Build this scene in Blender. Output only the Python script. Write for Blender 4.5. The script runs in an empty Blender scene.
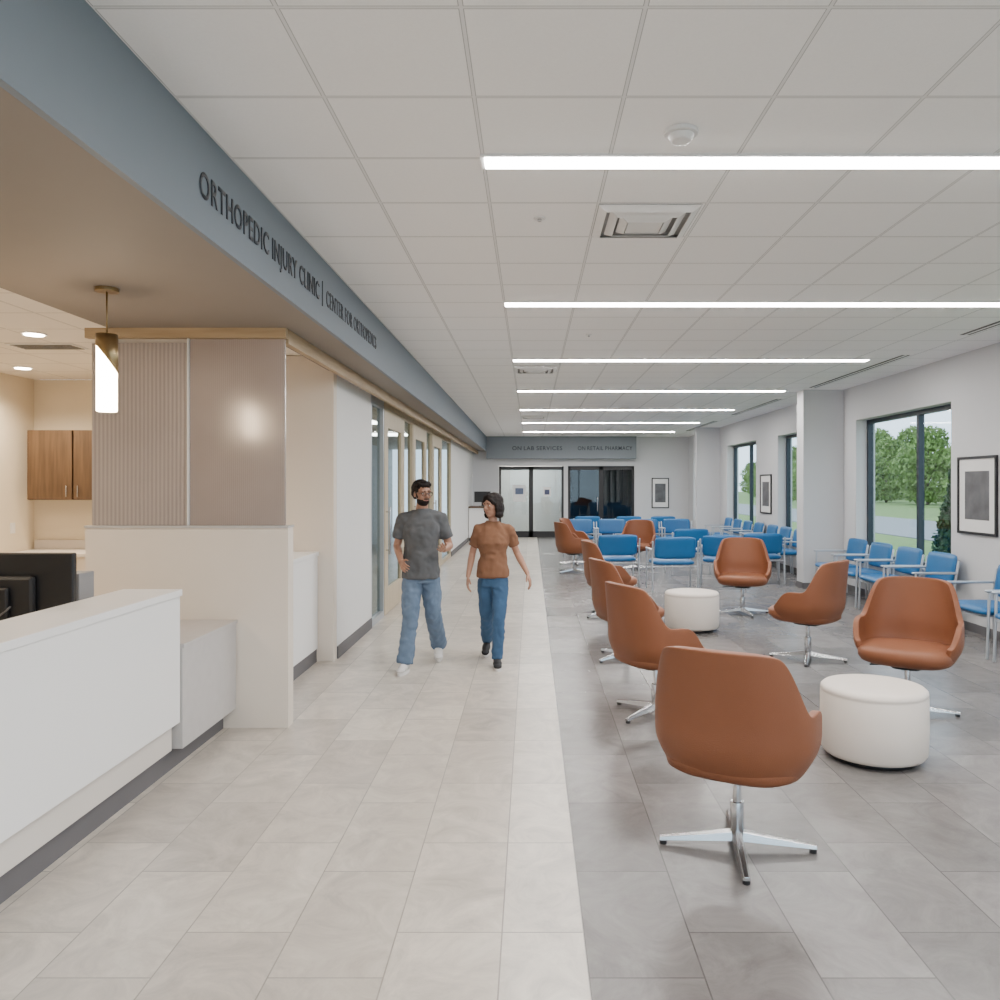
import bpy, bmesh, math, random
from mathutils import Vector, Matrix, Euler
random.seed(7)
S=bpy.context.scene
COL=S.collection
R_=math.radians
# ------------------------------------------------------------ materials
def mat(name,c,rough=.5,metal=0,noise=0,nscale=8,spec=.5,bump=0,bscale=200):
    m=bpy.data.materials.new(name); m.use_nodes=True
    nt=m.node_tree; b=nt.nodes['Principled BSDF']
    b.inputs['Base Color'].default_value=(*c,1); b.inputs['Roughness'].default_value=rough
    b.inputs['Metallic'].default_value=metal; b.inputs['Specular IOR Level'].default_value=spec
    if noise or bump:
        tc=nt.nodes.new('ShaderNodeTexCoord')
    if noise:
        n=nt.nodes.new('ShaderNodeTexNoise'); n.inputs['Scale'].default_value=nscale; n.inputs['Detail'].default_value=4
        nt.links.new(tc.outputs['Object'],n.inputs['Vector'])
        r=nt.nodes.new('ShaderNodeMapRange'); r.inputs[3].default_value=1-noise; r.inputs[4].default_value=1+noise
        nt.links.new(n.outputs['Fac'],r.inputs[0])
        v=nt.nodes.new('ShaderNodeVectorMath'); v.operation='SCALE'; v.inputs[0].default_value=c
        nt.links.new(r.outputs[0],v.inputs['Scale']); nt.links.new(v.outputs[0],b.inputs['Base Color'])
    if bump:
        n2=nt.nodes.new('ShaderNodeTexNoise'); n2.inputs['Scale'].default_value=bscale
        nt.links.new(tc.outputs['Object'],n2.inputs['Vector'])
        bp=nt.nodes.new('ShaderNodeBump'); bp.inputs['Strength'].default_value=bump; bp.inputs['Distance'].default_value=.003
        nt.links.new(n2.outputs['Fac'],bp.inputs['Height']); nt.links.new(bp.outputs[0],b.inputs['Normal'])
    return m
def emis(name,c,s):
    m=bpy.data.materials.new(name); m.use_nodes=True; nt=m.node_tree; nt.nodes.clear()
    e=nt.nodes.new('ShaderNodeEmission'); e.inputs[0].default_value=(*c,1); e.inputs[1].default_value=s
    o=nt.nodes.new('ShaderNodeOutputMaterial'); nt.links.new(e.outputs[0],o.inputs[0]); return m
def glassmat(name,tint,refl=.1):
    m=bpy.data.materials.new(name); m.use_nodes=True; nt=m.node_tree; nt.nodes.clear()
    t=nt.nodes.new('ShaderNodeBsdfTransparent'); t.inputs[0].default_value=(*tint,1)
    g=nt.nodes.new('ShaderNodeBsdfGlossy'); g.inputs['Roughness'].default_value=.02
    x=nt.nodes.new('ShaderNodeMixShader'); x.inputs[0].default_value=refl
    o=nt.nodes.new('ShaderNodeOutputMaterial')
    nt.links.new(t.outputs[0],x.inputs[1]); nt.links.new(g.outputs[0],x.inputs[2]); nt.links.new(x.outputs[0],o.inputs[0]); return m
def tilemat(name,c1,c2,mort,bw,rh,offx,rough=.28):
    m=mat(name,c1,rough); nt=m.node_tree; b=nt.nodes['Principled BSDF']
    tc=nt.nodes.new('ShaderNodeTexCoord'); sp=nt.nodes.new('ShaderNodeSeparateXYZ'); cb=nt.nodes.new('ShaderNodeCombineXYZ')
    nt.links.new(tc.outputs['Object'],sp.inputs[0])
    ad=nt.nodes.new('ShaderNodeMath'); ad.operation='SUBTRACT'; ad.inputs[1].default_value=offx-40*rh
    nt.links.new(sp.outputs[0],ad.inputs[0]); nt.links.new(sp.outputs[1],cb.inputs[0]); nt.links.new(ad.outputs[0],cb.inputs[1])
    br=nt.nodes.new('ShaderNodeTexBrick'); br.inputs['Scale'].default_value=1
    br.inputs['Color1'].default_value=(*c1,1); br.inputs['Color2'].default_value=(*c2,1); br.inputs['Mortar'].default_value=(*mort,1)
    br.inputs['Mortar Size'].default_value=.003; br.inputs['Mortar Smooth'].default_value=.1
    br.inputs['Brick Width'].default_value=bw; br.inputs['Row Height'].default_value=rh
    br.offset=.37; br.offset_frequency=2
    nt.links.new(cb.outputs[0],br.inputs['Vector'])
    n=nt.nodes.new('ShaderNodeTexNoise'); n.inputs['Scale'].default_value=3.6; n.inputs['Detail'].default_value=11; n.inputs['Roughness'].default_value=.72; n.inputs['Distortion'].default_value=1.2
    mx=nt.nodes.new('ShaderNodeVectorMath'); mx.operation='MULTIPLY_ADD'; mx.inputs[1].default_value=(60,60,60)
    nt.links.new(br.outputs['Color'],mx.inputs[0]); nt.links.new(tc.outputs['Object'],mx.inputs[2])
    nt.links.new(mx.outputs[0],n.inputs['Vector'])
    r=nt.nodes.new('ShaderNodeMapRange'); r.inputs[1].default_value=.30; r.inputs[2].default_value=.70; r.inputs[3].default_value=.74; r.inputs[4].default_value=1.20
    nt.links.new(n.outputs['Fac'],r.inputs[0])
    v=nt.nodes.new('ShaderNodeVectorMath'); v.operation='SCALE'
    nt.links.new(br.outputs['Color'],v.inputs[0]); nt.links.new(r.outputs[0],v.inputs['Scale']); nt.links.new(v.outputs[0],b.inputs['Base Color'])
    bp=nt.nodes.new('ShaderNodeBump'); bp.inputs['Strength'].default_value=.4; bp.inputs['Distance'].default_value=.002; bp.invert=True
    nt.links.new(br.outputs['Fac'],bp.inputs['Height']); nt.links.new(bp.outputs[0],b.inputs['Normal'])
    return m
TS=.603
def ceilmat(name,ox,oy,c):
    m=mat(name,c,.9,spec=.1); nt=m.node_tree; b=nt.nodes['Principled BSDF']
    tc=nt.nodes.new('ShaderNodeTexCoord'); sp=nt.nodes.new('ShaderNodeSeparateXYZ'); nt.links.new(tc.outputs['Object'],sp.inputs[0])
    ds=[]
    for i,o in ((0,ox),(1,oy)):
        a=nt.nodes.new('ShaderNodeMath'); a.operation='SUBTRACT'; a.inputs[1].default_value=o-TS*60; nt.links.new(sp.outputs[i],a.inputs[0])
        p=nt.nodes.new('ShaderNodeMath'); p.operation='PINGPONG'; p.inputs[1].default_value=TS/2; nt.links.new(a.outputs[0],p.inputs[0]); ds.append(p)
    mn=nt.nodes.new('ShaderNodeMath'); mn.operation='MINIMUM'; nt.links.new(ds[0].outputs[0],mn.inputs[0]); nt.links.new(ds[1].outputs[0],mn.inputs[1])
    cr=nt.nodes.new('ShaderNodeValToRGB'); cr.color_ramp.interpolation='CONSTANT'
    e=cr.color_ramp.elements
    sc=nt.nodes.new('ShaderNodeMath'); sc.operation='MULTIPLY'; sc.inputs[1].default_value=10; nt.links.new(mn.outputs[0],sc.inputs[0])
    e[0].position=0; e[0].color=(c[0]*.85,c[1]*.85,c[2]*.85,1)
    e[1].position=.06; e[1].color=(c[0]*.48,c[1]*.48,c[2]*.48,1)  # shadow at the tegular tile edge, painted as a dark band
    q=e.new(.09); q.color=(*c,1)
    nt.links.new(sc.outputs[0],cr.inputs[0])
    n=nt.nodes.new('ShaderNodeTexNoise'); n.inputs['Scale'].default_value=90; nt.links.new(tc.outputs['Object'],n.inputs['Vector'])
    r=nt.nodes.new('ShaderNodeMapRange'); r.inputs[3].default_value=.97; r.inputs[4].default_value=1.03; nt.links.new(n.outputs['Fac'],r.inputs[0])
    v=nt.nodes.new('ShaderNodeVectorMath'); v.operation='SCALE'; nt.links.new(cr.outputs[0],v.inputs[0]); nt.links.new(r.outputs[0],v.inputs['Scale'])
    nt.links.new(v.outputs[0],b.inputs['Base Color']); return m
def woodmat(name,c1,c2,axis='Z',rough=.5,sc=6):
    m=mat(name,c1,rough); nt=m.node_tree; b=nt.nodes['Principled BSDF']
    tc=nt.nodes.new('ShaderNodeTexCoord'); mp=nt.nodes.new('ShaderNodeMapping')
    s={'X':(1,14,14),'Y':(14,1,14),'Z':(14,14,1)}[axis]; mp.inputs['Scale'].default_value=s
    nt.links.new(tc.outputs['Object'],mp.inputs[0])
    n=nt.nodes.new('ShaderNodeTexNoise'); n.inputs['Scale'].default_value=sc/3; n.inputs['Detail'].default_value=6
    nt.links.new(mp.outputs[0],n.inputs['Vector'])
    cr=nt.nodes.new('ShaderNodeValToRGB'); cr.color_ramp.elements[0].color=(*c1,1); cr.color_ramp.elements[1].color=(*c2,1)
    cr.color_ramp.elements[0].position=.35; cr.color_ramp.elements[1].position=.65
    nt.links.new(n.outputs['Fac'],cr.inputs[0]); nt.links.new(cr.outputs[0],b.inputs['Base Color']); return m

M={}
M['white']=mat('white_paint',(.74,.735,.725),.6,noise=.015)
M['wallr']=mat('right_wall_paint',(.58,.58,.59),.65,noise=.015)
M['cream']=mat('cream_paint',(.73,.65,.56),.6,noise=.02)
M['cream2']=mat('warm_cream_paint',(.76,.67,.53),.6,noise=.02)
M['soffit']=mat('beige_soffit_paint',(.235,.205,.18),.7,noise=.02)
M['blue']=mat('blue_grey_paint',(.165,.20,.24),.6,noise=.02)
M['bulk']=mat('slate_bulkhead_paint',(.21,.235,.26),.6,noise=.02)
M['ceil']=ceilmat('acoustic_tile_grid',-1.435,3.216,(.92,.91,.905))
M['ceil2']=ceilmat('acoustic_tile_grid_side_room',-3.0,4,(.84,.79,.72))
M['fl']=tilemat('light_stone_tile',(.63,.57,.495),(.49,.44,.385),(.32,.29,.25),.76,.40,-.11)
M['fs']=tilemat('pale_stone_tile',(.73,.675,.60),(.61,.56,.49),(.33,.30,.265),.76,.31,.2)
M['fr']=tilemat('grey_stone_tile',(.225,.208,.20),(.145,.135,.13),(.10,.095,.09),.76,.40,.2,.26)
M['base']=mat('grey_baseboard',(.12,.115,.12),.6,noise=.05)
M['desk']=mat('white_solid_surface',(.84,.83,.82),.35)
M['deskg']=mat('pale_grey_laminate',(.50,.475,.46),.5,noise=.08,nscale=12)
M['deskc']=mat('cream_laminate',(.66,.61,.56),.5)
M['wood']=woodmat('light_maple_wood',(.36,.25,.14),(.44,.32,.19),'Y')
M['woodx']=woodmat('light_maple_wood_cross',(.36,.25,.14),(.44,.32,.19),'X')
M['woodz']=woodmat('pale_oak_wood',(.46,.38,.26),(.54,.45,.32),'Z')
M['walnut']=woodmat('walnut_wood',(.070,.038,.018),(.12,.068,.034),'Z')
M['rust']=mat('rust_leather',(.215,.076,.034),.52,noise=.07,nscale=6,bump=.3,bscale=260,spec=.35)
M['chrome']=mat('brushed_aluminium',(.55,.55,.56),.22,1,noise=.03)
M['black']=mat('black_plastic',(.012,.012,.014),.4,noise=.1)
M['bfab']=mat('blue_vinyl',(.008,.12,.31),.42,noise=.08,nscale=10,bump=.2)
M['silver']=mat('silver_powder_coat',(.50,.53,.57),.35,.6,noise=.03)
M['pouf']=mat('ivory_vinyl',(.70,.62,.55),.5,noise=.03,bump=.15)
M['frame']=mat('dark_window_frame',(.012,.022,.034),.4,noise=.1)
M['bframe']=mat('black_door_frame',(.012,.012,.014),.4,noise=.1)
M['glass']=glassmat('clear_window_glass',(.90,.95,.96),.05)
M['glassd']=glassmat('interior_door_glass',(.70,.75,.76),.06)
M['brass']=mat('brushed_brass',(.38,.28,.15),.35,1,noise=.04)
M['strip']=emis('strip_light_diffuser',(1,.97,.94),76)
M['pend']=emis('pendant_glow',(1,.76,.52),38)
M['down']=emis('downlight_glow',(1,.84,.62),40)
M['roomlight']=emis('room_light_panel',(1,.95,.88),20)
M['letter']=mat('dark_grey_lettering',(.035,.042,.055),.5,noise=.03)
M['metalw']=mat('white_enamel_metal',(.78,.77,.76),.45,noise=.02)
M['slot']=mat('dark_slot',(.08,.08,.08),.7,noise=.05)
M['grass']=mat('grass',(.17,.26,.07),.9,noise=.4,nscale=3)
M['road']=mat('asphalt',(.27,.27,.28),.9,noise=.1)
M['leaf']=mat('green_leaves',(.21,.31,.09),.8,noise=.7,nscale=1.3)
M['leafd']=mat('dark_green_leaves',(.035,.075,.025),.8,noise=.5,nscale=5)
M['bark']=mat('bark',(.14,.11,.08),.9,noise=.3)
def ribmat(name,c,rough,strength,freq,lo,hi,cr):
    m=mat(name,c,rough,spec=.9); nt=m.node_tree; b=nt.nodes['Principled BSDF']
    tc=nt.nodes.new('ShaderNodeTexCoord'); w=nt.nodes.new('ShaderNodeTexWave'); w.bands_direction='X'; w.inputs['Scale'].default_value=freq
    nt.links.new(tc.outputs['Object'],w.inputs['Vector'])
    bp=nt.nodes.new('ShaderNodeBump'); bp.inputs['Strength'].default_value=strength; bp.inputs['Distance'].default_value=.003
    nt.links.new(w.outputs['Fac'],bp.inputs['Height']); nt.links.new(bp.outputs[0],b.inputs['Normal'])
    # thickness clouding of the cast resin
    n=nt.nodes.new('ShaderNodeTexNoise'); n.inputs['Scale'].default_value=2.2; nt.links.new(tc.outputs['Object'],n.inputs['Vector'])
    r=nt.nodes.new('ShaderNodeMapRange'); r.inputs[3].default_value=lo; r.inputs[4].default_value=hi; nt.links.new(w.outputs['Fac'],r.inputs[0])
    r2=nt.nodes.new('ShaderNodeMapRange'); r2.inputs[3].default_value=.85; r2.inputs[4].default_value=1.15; nt.links.new(n.outputs['Fac'],r2.inputs[0])
    mm=nt.nodes.new('ShaderNodeMath'); mm.operation='MULTIPLY'; nt.links.new(r.outputs[0],mm.inputs[0]); nt.links.new(r2.outputs[0],mm.inputs[1])
    v=nt.nodes.new('ShaderNodeVectorMath'); v.operation='SCALE'; v.inputs[0].default_value=c
    nt.links.new(mm.outputs[0],v.inputs['Scale']); nt.links.new(v.outputs[0],b.inputs['Base Color'])
    b.inputs['Coat Weight'].default_value=1; b.inputs['Coat IOR'].default_value=1.8; b.inputs['Coat Roughness'].default_value=cr
    # slight translucency
    out=[x for x in nt.nodes if x.type=='OUTPUT_MATERIAL'][0]
    tr=nt.nodes.new('ShaderNodeBsdfTranslucent'); nt.links.new(v.outputs[0],tr.inputs[0])
    mix=nt.nodes.new('ShaderNodeMixShader'); mix.inputs[0].default_value=.15
    nt.links.new(b.outputs[0],mix.inputs[1]); nt.links.new(tr.outputs[0],mix.inputs[2]); nt.links.new(mix.outputs[0],out.inputs[0])
    return m
M['rib']=ribmat('ribbed_resin_panel',(.42,.355,.325),.35,.5,11,.76,1.14,.3)
M['rib2']=ribmat('satin_resin_panel',(.40,.325,.29),.24,.10,22,.94,1.06,.18)

# ------------------------------------------------------------ helpers
def finish(bm,name,m,parent=None,smooth=False,bevel=0,loc=(0,0,0),segs=2):
    bmesh.ops.recalc_face_normals(bm,faces=bm.faces)
    me=bpy.data.meshes.new(name); bm.to_mesh(me); bm.free()
    if smooth:
        for p in me.polygons: p.use_smooth=True
    for x in (m if isinstance(m,list) else [m]): me.materials.append(x)
    o=bpy.data.objects.new(name,me); COL.objects.link(o); o.location=loc
    if parent: o.parent=parent
    if bevel:
        b=o.modifiers.new('bevel','BEVEL'); b.width=bevel; b.segments=segs; b.limit_method='ANGLE'
    return o
def addbox(bm,x0,x1,y0,y1,z0,z1):
    vs=[bm.verts.new((x,y,z)) for x in (x0,x1) for y in (y0,y1) for z in (z0,z1)]
    for f in ((0,1,3,2),(4,6,7,5),(0,4,5,1),(2,3,7,6),(0,2,6,4),(1,5,7,3)): bm.faces.new([vs[i] for i in f])
def box(name,x0,x1,y0,y1,z0,z1,m,parent=None,bevel=0,kind=None):
    bm=bmesh.new(); addbox(bm,x0,x1,y0,y1,z0,z1); o=finish(bm,name,m,parent,bevel=bevel)
    if kind: o['kind']=kind
    return o
def boxes(name,L,m,parent=None,bevel=0,kind=None):
    bm=bmesh.new()
    for b in L: addbox(bm,*b)
    o=finish(bm,name,m,parent,bevel=bevel)
    if kind: o['kind']=kind
    return o
def frame(bm,d):
    d=Vector(d).normalized(); a=Vector((0,0,1)) if abs(d.z)<.9 else Vector((1,0,0))
    u=d.cross(a).normalized(); return u,d.cross(u).normalized()
def capsule(bm,p0,p1,r0,r1=None,seg=12,cap=4):
    r1=r0 if r1 is None else r1
    p0=Vector(p0);p1=Vector(p1); d=(p1-p0)
    if d.length<1e-6: d=Vector((0,0,1e-5))
    dn=d.normalized(); u,v=frame(bm,dn); rings=[]
    for i in range(1,cap+1):
        a=math.pi/2*i/cap; rings.append((p0-dn*r0*math.cos(a),r0*math.sin(a)))
    for i in range(cap,0,-1):
        a=math.pi/2*i/cap; rings.append((p1+dn*r1*math.cos(a),r1*math.sin(a)))
    R=[]
    for c,r in rings: R.append([bm.verts.new(c+u*r*math.cos(t)+v*r*math.sin(t)) for t in [2*math.pi*k/seg for k in range(seg)]])
    a=bm.verts.new(p0-dn*r0); b=bm.verts.new(p1+dn*r1)
    for i in range(len(R)-1):
        for k in range(seg): bm.faces.new((R[i][k],R[i][(k+1)%seg],R[i+1][(k+1)%seg],R[i+1][k]))
    for k in range(seg): bm.faces.new((a,R[0][(k+1)%seg],R[0][k])); bm.faces.new((b,R[-1][k],R[-1][(k+1)%seg]))
def ellip(bm,c,r,M4=None,seg=20):
    m=Matrix.Translation(c) @ Matrix.Diagonal((*r,1))
    if M4 is not None: m=M4@m
    bmesh.ops.create_uvsphere(bm,u_segments=seg,v_segments=seg//2+2,radius=1,matrix=m)
def cyl(bm,p0,p1,r0,r1=None,seg=24):
    r1=r0 if r1 is None else r1
    p0=Vector(p0);p1=Vector(p1); u,v=frame(bm,p1-p0)
    A=[bm.verts.new(p0+u*r0*math.cos(t)+v*r0*math.sin(t)) for t in [2*math.pi*k/seg for k in range(seg)]]
    B=[bm.verts.new(p1+u*r1*math.cos(t)+v*r1*math.sin(t)) for t in [2*math.pi*k/seg for k in range(seg)]]
    for k in range(seg): bm.faces.new((A[k],A[(k+1)%seg],B[(k+1)%seg],B[k]))
    bm.faces.new(A); bm.faces.new(B)
def loft(bm,secs,seg=24,n=2.3):
    R=[]
    for (cx,cy,cz,rx,ry) in secs:
        ring=[]
        for k in range(seg):
            t=2*math.pi*k/seg; c,s=math.cos(t),math.sin(t)
            ring.append(bm.verts.new((cx+rx*math.copysign(abs(c)**(2/n),c),cy+ry*math.copysign(abs(s)**(2/n),s),cz)))
        R.append(ring)
    for i in range(len(R)-1):
        for k in range(seg): bm.faces.new((R[i][k],R[i][(k+1)%seg],R[i+1][(k+1)%seg],R[i+1][k]))
    bm.faces.new(R[0]); bm.faces.new(R[-1])
def thing(name,loc,label,cat,group=None,rot=0):
    e=bpy.data.objects.new(name,None); e.empty_display_size=.1; COL.objects.link(e); e.location=loc; e.rotation_euler=(0,0,rot)
    e['label']=label; e['category']=cat
    if group: e['group']=group
    return e
def tag(o,label,cat,group=None):
    o['label']=label; o['category']=cat
    if group: o['group']=group
    return o
def copy_thing(src,loc,rot=None,label=None,scale=None):
    e=src.copy(); COL.objects.link(e); e.location=loc
    if rot is not None: e.rotation_euler=(0,0,rot)
    if label: e['label']=label
    if scale: e.scale=scale
    def rec(a,b):
        for c in list(a.children):
            d=c.copy(); COL.objects.link(d); d.parent=b; d.matrix_parent_inverse=c.matrix_parent_inverse.copy(); rec(c,d)
    rec(src,e); return e

H=1.7
ZC=3.26; ZS=2.80
XR=5.12; YB=26.; YN=-3.; XW=-1.9; XBM=-1.435

# ------------------------------------------------------------ camera
cd=bpy.data.cameras.new('camera'); cam=bpy.data.objects.new('camera',cd); COL.objects.link(cam)
cam.location=(0,0,H); cam.rotation_euler=(math.pi/2,0,0); cd.sensor_width=36; cd.lens=28.8; cd.shift_x=-.031; cd.shift_y=-.015
cd.clip_end=300; S.camera=cam

# ------------------------------------------------------------ floor & ceiling
bm=bmesh.new()
xs=[-6.05,-.11,.2,5.4]
for i in range(3):
    vs=[bm.verts.new(p) for p in ((xs[i],YN-.1,0),(xs[i+1],YN-.1,0),(xs[i+1],29.2,0),(xs[i],29.2,0))]
    f=bm.faces.new(vs); f.material_index=i
o=finish(bm,'floor',[M['fl'],M['fs'],M['fr']]); o['kind']='structure'
box('ceiling',XBM,XR+.3,YN,YB+.1,ZC,ZC+.1,M['ceil'],kind='structure')
boxes('ceiling_side_room',[(-6.0,-2.96,YN,9.5,2.95,3.05)],M['ceil2'],kind='structure')
box('trim_1',XBM-.03,XBM,YN,YB,ZS,ZC,M['blue'],kind='structure')
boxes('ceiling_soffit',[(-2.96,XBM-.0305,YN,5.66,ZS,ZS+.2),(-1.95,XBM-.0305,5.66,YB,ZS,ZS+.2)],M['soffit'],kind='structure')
boxes('ceiling_office',[(-2.96,-1.951,5.66,9.49,2.951,3.05),(-6.0,-1.951,9.6,YB,2.85,2.95)],M['ceil2'],kind='structure')
box('trim_2',-1.76,-1.715,5.66,YB,2.70,ZS-.001,M['wood'],kind='structure')
box('trim_3',-3.12,-1.715,5.59,5.65,2.73,ZS-.001,M['woodx'],kind='structure')

# ------------------------------------------------------------ walls
wins=[(-2.3,.3),(1.4,4.2),(5.5,8.2),(9.75,12.6),(14.0,16.6),(18.2,20.9),(22.5,25.2)]  # first three openings are out of view, added to let in daylight
WZ0,WZ1=.6,2.72
L=[]; y=YN
for a,b in wins:
    L.append((XR,XR+.3,y,a,0,ZC)); L.append((XR,XR+.3,a,b,0,WZ0)); L.append((XR,XR+.3,a,b,WZ1,ZC)); y=b
L.append((XR,XR+.3,y,YB+.1,0,ZC))
boxes('wall_right',L,M['wallr'],kind='structure')
boxes('wall_right_columns',[(4.46,XR-.001,13.1,13.42,0,ZC-.001),(4.5,XR-.001,21.7,22.0,0,ZC-.001)],M['wallr'],kind='structure')
boxes('baseboard_right',[(XR-.015,XR-.001,YN,13.08,0,.10),(XR-.015,XR-.001,13.44,21.68,0,.10),(XR-.015,XR-.001,22.02,YB-.02,0,.10),(4.445,4.459,13.09,13.43,0,.1),(4.445,XR-.02,13.085,13.099,0,.1)],M['base'],kind='structure')
n=1
for a,b in wins:
    w=box('window_%d'%n,XR+.20,XR+.215,a+.03,b-.03,WZ0+.03,WZ1-.03,M['glass'],kind='structure')
    t=.06
    mid=a+(b-a)*.42
    boxes('window_frame',[(XR+.17,XR+.25,a,a+t,WZ0,WZ1),(XR+.17,XR+.25,b-t,b,WZ0,WZ1),(XR+.17,XR+.25,a+t,b-t,WZ0,WZ0+t),(XR+.17,XR+.25,a+t,b-t,WZ1-t,WZ1),(XR+.17,XR+.25,mid-t/2,mid+t/2,WZ0+t,WZ1-t)],M['frame'],parent=w)
    n+=1
boxes('wall_rear',[(-6.0,-1.5,YN-.1,YN,0,ZC),(5.0,XR+.3,YN-.1,YN,0,ZC),(-1.5,5.0,YN-.1,YN,3.1,ZC)],M['white'],kind='structure')
w=box('window_20',-1.45,4.95,YN-.06,YN-.05,.05,3.05,M['glass'],kind='structure')  # unseen rear glazing, added so daylight brightens the room and ceiling
boxes('window_frame',[(x-.03,x+.03,YN-.09,YN-.01,0,3.1) for x in (-1.47,0.1,1.7,3.3,4.97)]+[(-1.5,5,YN-.09,YN-.01,3.04,3.1),(-1.5,5,YN-.09,YN-.01,0,.06)],M['frame'],parent=w)
box('wall_left',-6.05,-5.9,YN,9.6,0,3.04,M['cream2'],kind='structure')
box('wall_side_room_back',-5.9,XW-.1,9.5,9.6,0,2.949,M['cream2'],kind='structure')
box('wall_return',-4.0,XW,7.7,7.82,0,2.94,M['cream'],kind='structure')
box('wall_corridor_left',XW-.1,XW,7.83,9.5,0,ZS-.001,M['white'],kind='structure')
box('wall_corridor_far',XW-.1,XW,19.0,YB,0,ZS-.001,M['white'],kind='structure')
box('wall_office_back',-4.6,-4.5,9.61,YB,0,2.84,M['white'],kind='structure')
boxes('baseboard_left',[(XW,XW+.014,7.83,9.5,0,.12),(XW,XW+.014,19.0,24,0,.12)],M['base'],kind='structure')
boxes('wall_far',[(-2.0,XR,YB,YB+.1,2.32,ZC),(-2.0,-1.05,YB,YB+.1,0,2.32),(3.36,XR,YB,YB+.1,0,2.32),(1.07,1.2,YB,YB+.1,0,2.32)],M['wallr'],kind='structure')
box('trim_4',XBM,3.38,YB-.35,YB-.001,2.55,ZC-.001,M['bulk'],kind='structure')
box('baseboard_far',3.4,XR-.02,YB-.015,YB-.001,0,.1,M['base'],kind='structure')
boxes('wall_lab_room',[(-1.3,1.13,29,29.1,0,2.9),(-1.4,-1.3,YB+.1,29.1,0,2.9),(-1.4,1.13,YB+.1,29.1,2.9,3.0)],M['white'],kind='structure')
M['dark']=mat('dim_room_shade',(.04,.05,.065),.7,noise=.1)  # the unlit pharmacy's darkness is put into its wall colour
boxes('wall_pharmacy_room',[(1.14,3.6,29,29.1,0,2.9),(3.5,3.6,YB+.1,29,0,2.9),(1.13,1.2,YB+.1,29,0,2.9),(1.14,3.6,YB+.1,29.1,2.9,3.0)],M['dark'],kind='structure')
o=box('room_light',-.9,.8,27,28.2,2.86,2.89,M['roomlight'])
tag(o,'flat glowing ceiling panel in the lab room','ceiling light')
def storefront(name,x0,x1,y,z1,m,leafs,handle=True):
    w=box(name,x0+.05,x1-.05,y+.02,y+.03,.05,z1-.05,M['glassd'],kind='structure')
    L=[]
    step=(x1-x0)/leafs
    for i in range(leafs+1):
        x=x0+i*step; L.append((max(x0,x-.07),min(x1,x+.07),y-.01,y+.06,0,z1))
    L.append((x0,x1,y-.01,y+.06,z1-.11,z1)); L.append((x0,x1,y-.01,y+.06,0,.20))
    boxes('door_frame',L,m,parent=w)
    if handle:
        bm=bmesh.new(); xm=x0+step
        capsule(bm,(xm-.12,y-.06,.85),(xm-.12,y-.06,1.3),.014); finish(bm,'handle',M['chrome'],w,True)
    return w
storefront('door_1',-1.04,0.0,YB,2.3,M['bframe'],1,False)
storefront('door_2',0.0,1.06,YB,2.3,M['bframe'],1)
storefront('door_3',1.21,3.35,YB,2.3,M['bframe'],2,True)
p=thing('poster',(-.38,YB-.02,1.4),'blue and white paper notice on the glass','poster')
box('sheet',-.2,.2,-.012,-.008,-.25,.3,mat('paper_white',(.8,.8,.8),.6,noise=.02),p)
box('picture',-.13,.13,-.015,-.0125,.0,.2,mat('paper_blue',(.12,.15,.24),.6,noise=.5,nscale=12),p)
p=thing('poster',(.52,YB-.02,1.45),'small printed notice on the black framed door','poster')
box('sheet',-.12,.12,-.03,-.027,-.12,.18,M['metalw'],p)
box('picture',-.08,.08,-.034,-.031,-.06,.1,mat('paper_navy',(.07,.08,.15),.6,noise=.5,nscale=12),p)

# ------------------------------------------------------------ corridor storefront
bays=[('g',9.5,10.35),('d',10.35,11.95),('g',11.95,12.9),('d',12.9,14.5),('g',14.5,15.4),('d',15.4,17.0),('g',17.0,19.0)]
wi=8; di=4
for k,a,b in bays:
    if k=='g':
        w=box('window_%d'%wi,XW-.05,XW-.04,a+.03,b-.03,.03,2.75,M['glassd'],kind='structure'); wi+=1
        boxes('window_frame',[(XW-.08,XW,a,a+.06,0,2.79),(XW-.08,XW,b-.06,b,0,2.79),(XW-.08,XW,a+.06,b-.06,2.68,2.79),(XW-.08,XW,a+.06,b-.06,0,.08)],M['silver'] if a<10 else M['woodz'],parent=w)
    else:
        w=box('door_%d'%di,XW-.03,XW-.02,a+.22,b-.22,.3,2.5,M['glassd'],kind='structure'); di+=1
        boxes('door_leaf',[(XW-.05,XW+.005,a+.005,a+.26,.01,2.7),(XW-.05,XW+.005,b-.26,b-.005,.01,2.7),(XW-.05,XW+.005,a+.26,b-.26,2.46,2.7),(XW-.05,XW+.005,a+.26,b-.26,.01,.34)],M['woodz'],parent=w)
        box('door_header',XW-.06,XW+.01,a+.005,b-.005,2.71,2.79,M['woodz'],parent=w)
        bm=bmesh.new(); capsule(bm,(XW+.06,a+.1,.8),(XW+.06,a+.1,1.4),.014)
        capsule(bm,(XW+.006,a+.1,.85),(XW+.06,a+.1,.85),.009); capsule(bm,(XW+.006,a+.1,1.35),(XW+.06,a+.1,1.35),.009)
        finish(bm,'handle',M['chrome'],w,True)
for yy in (11.,14.5,18):  # glowing panels added to light the rooms behind the corridor glass
    o=box('added_office_light',-3.6,-2.8,yy-.3,yy+.3,2.82,2.845,M['roomlight']); tag(o,'added glowing ceiling panel lighting a glazed office','ceiling light','added office light panels')

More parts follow.
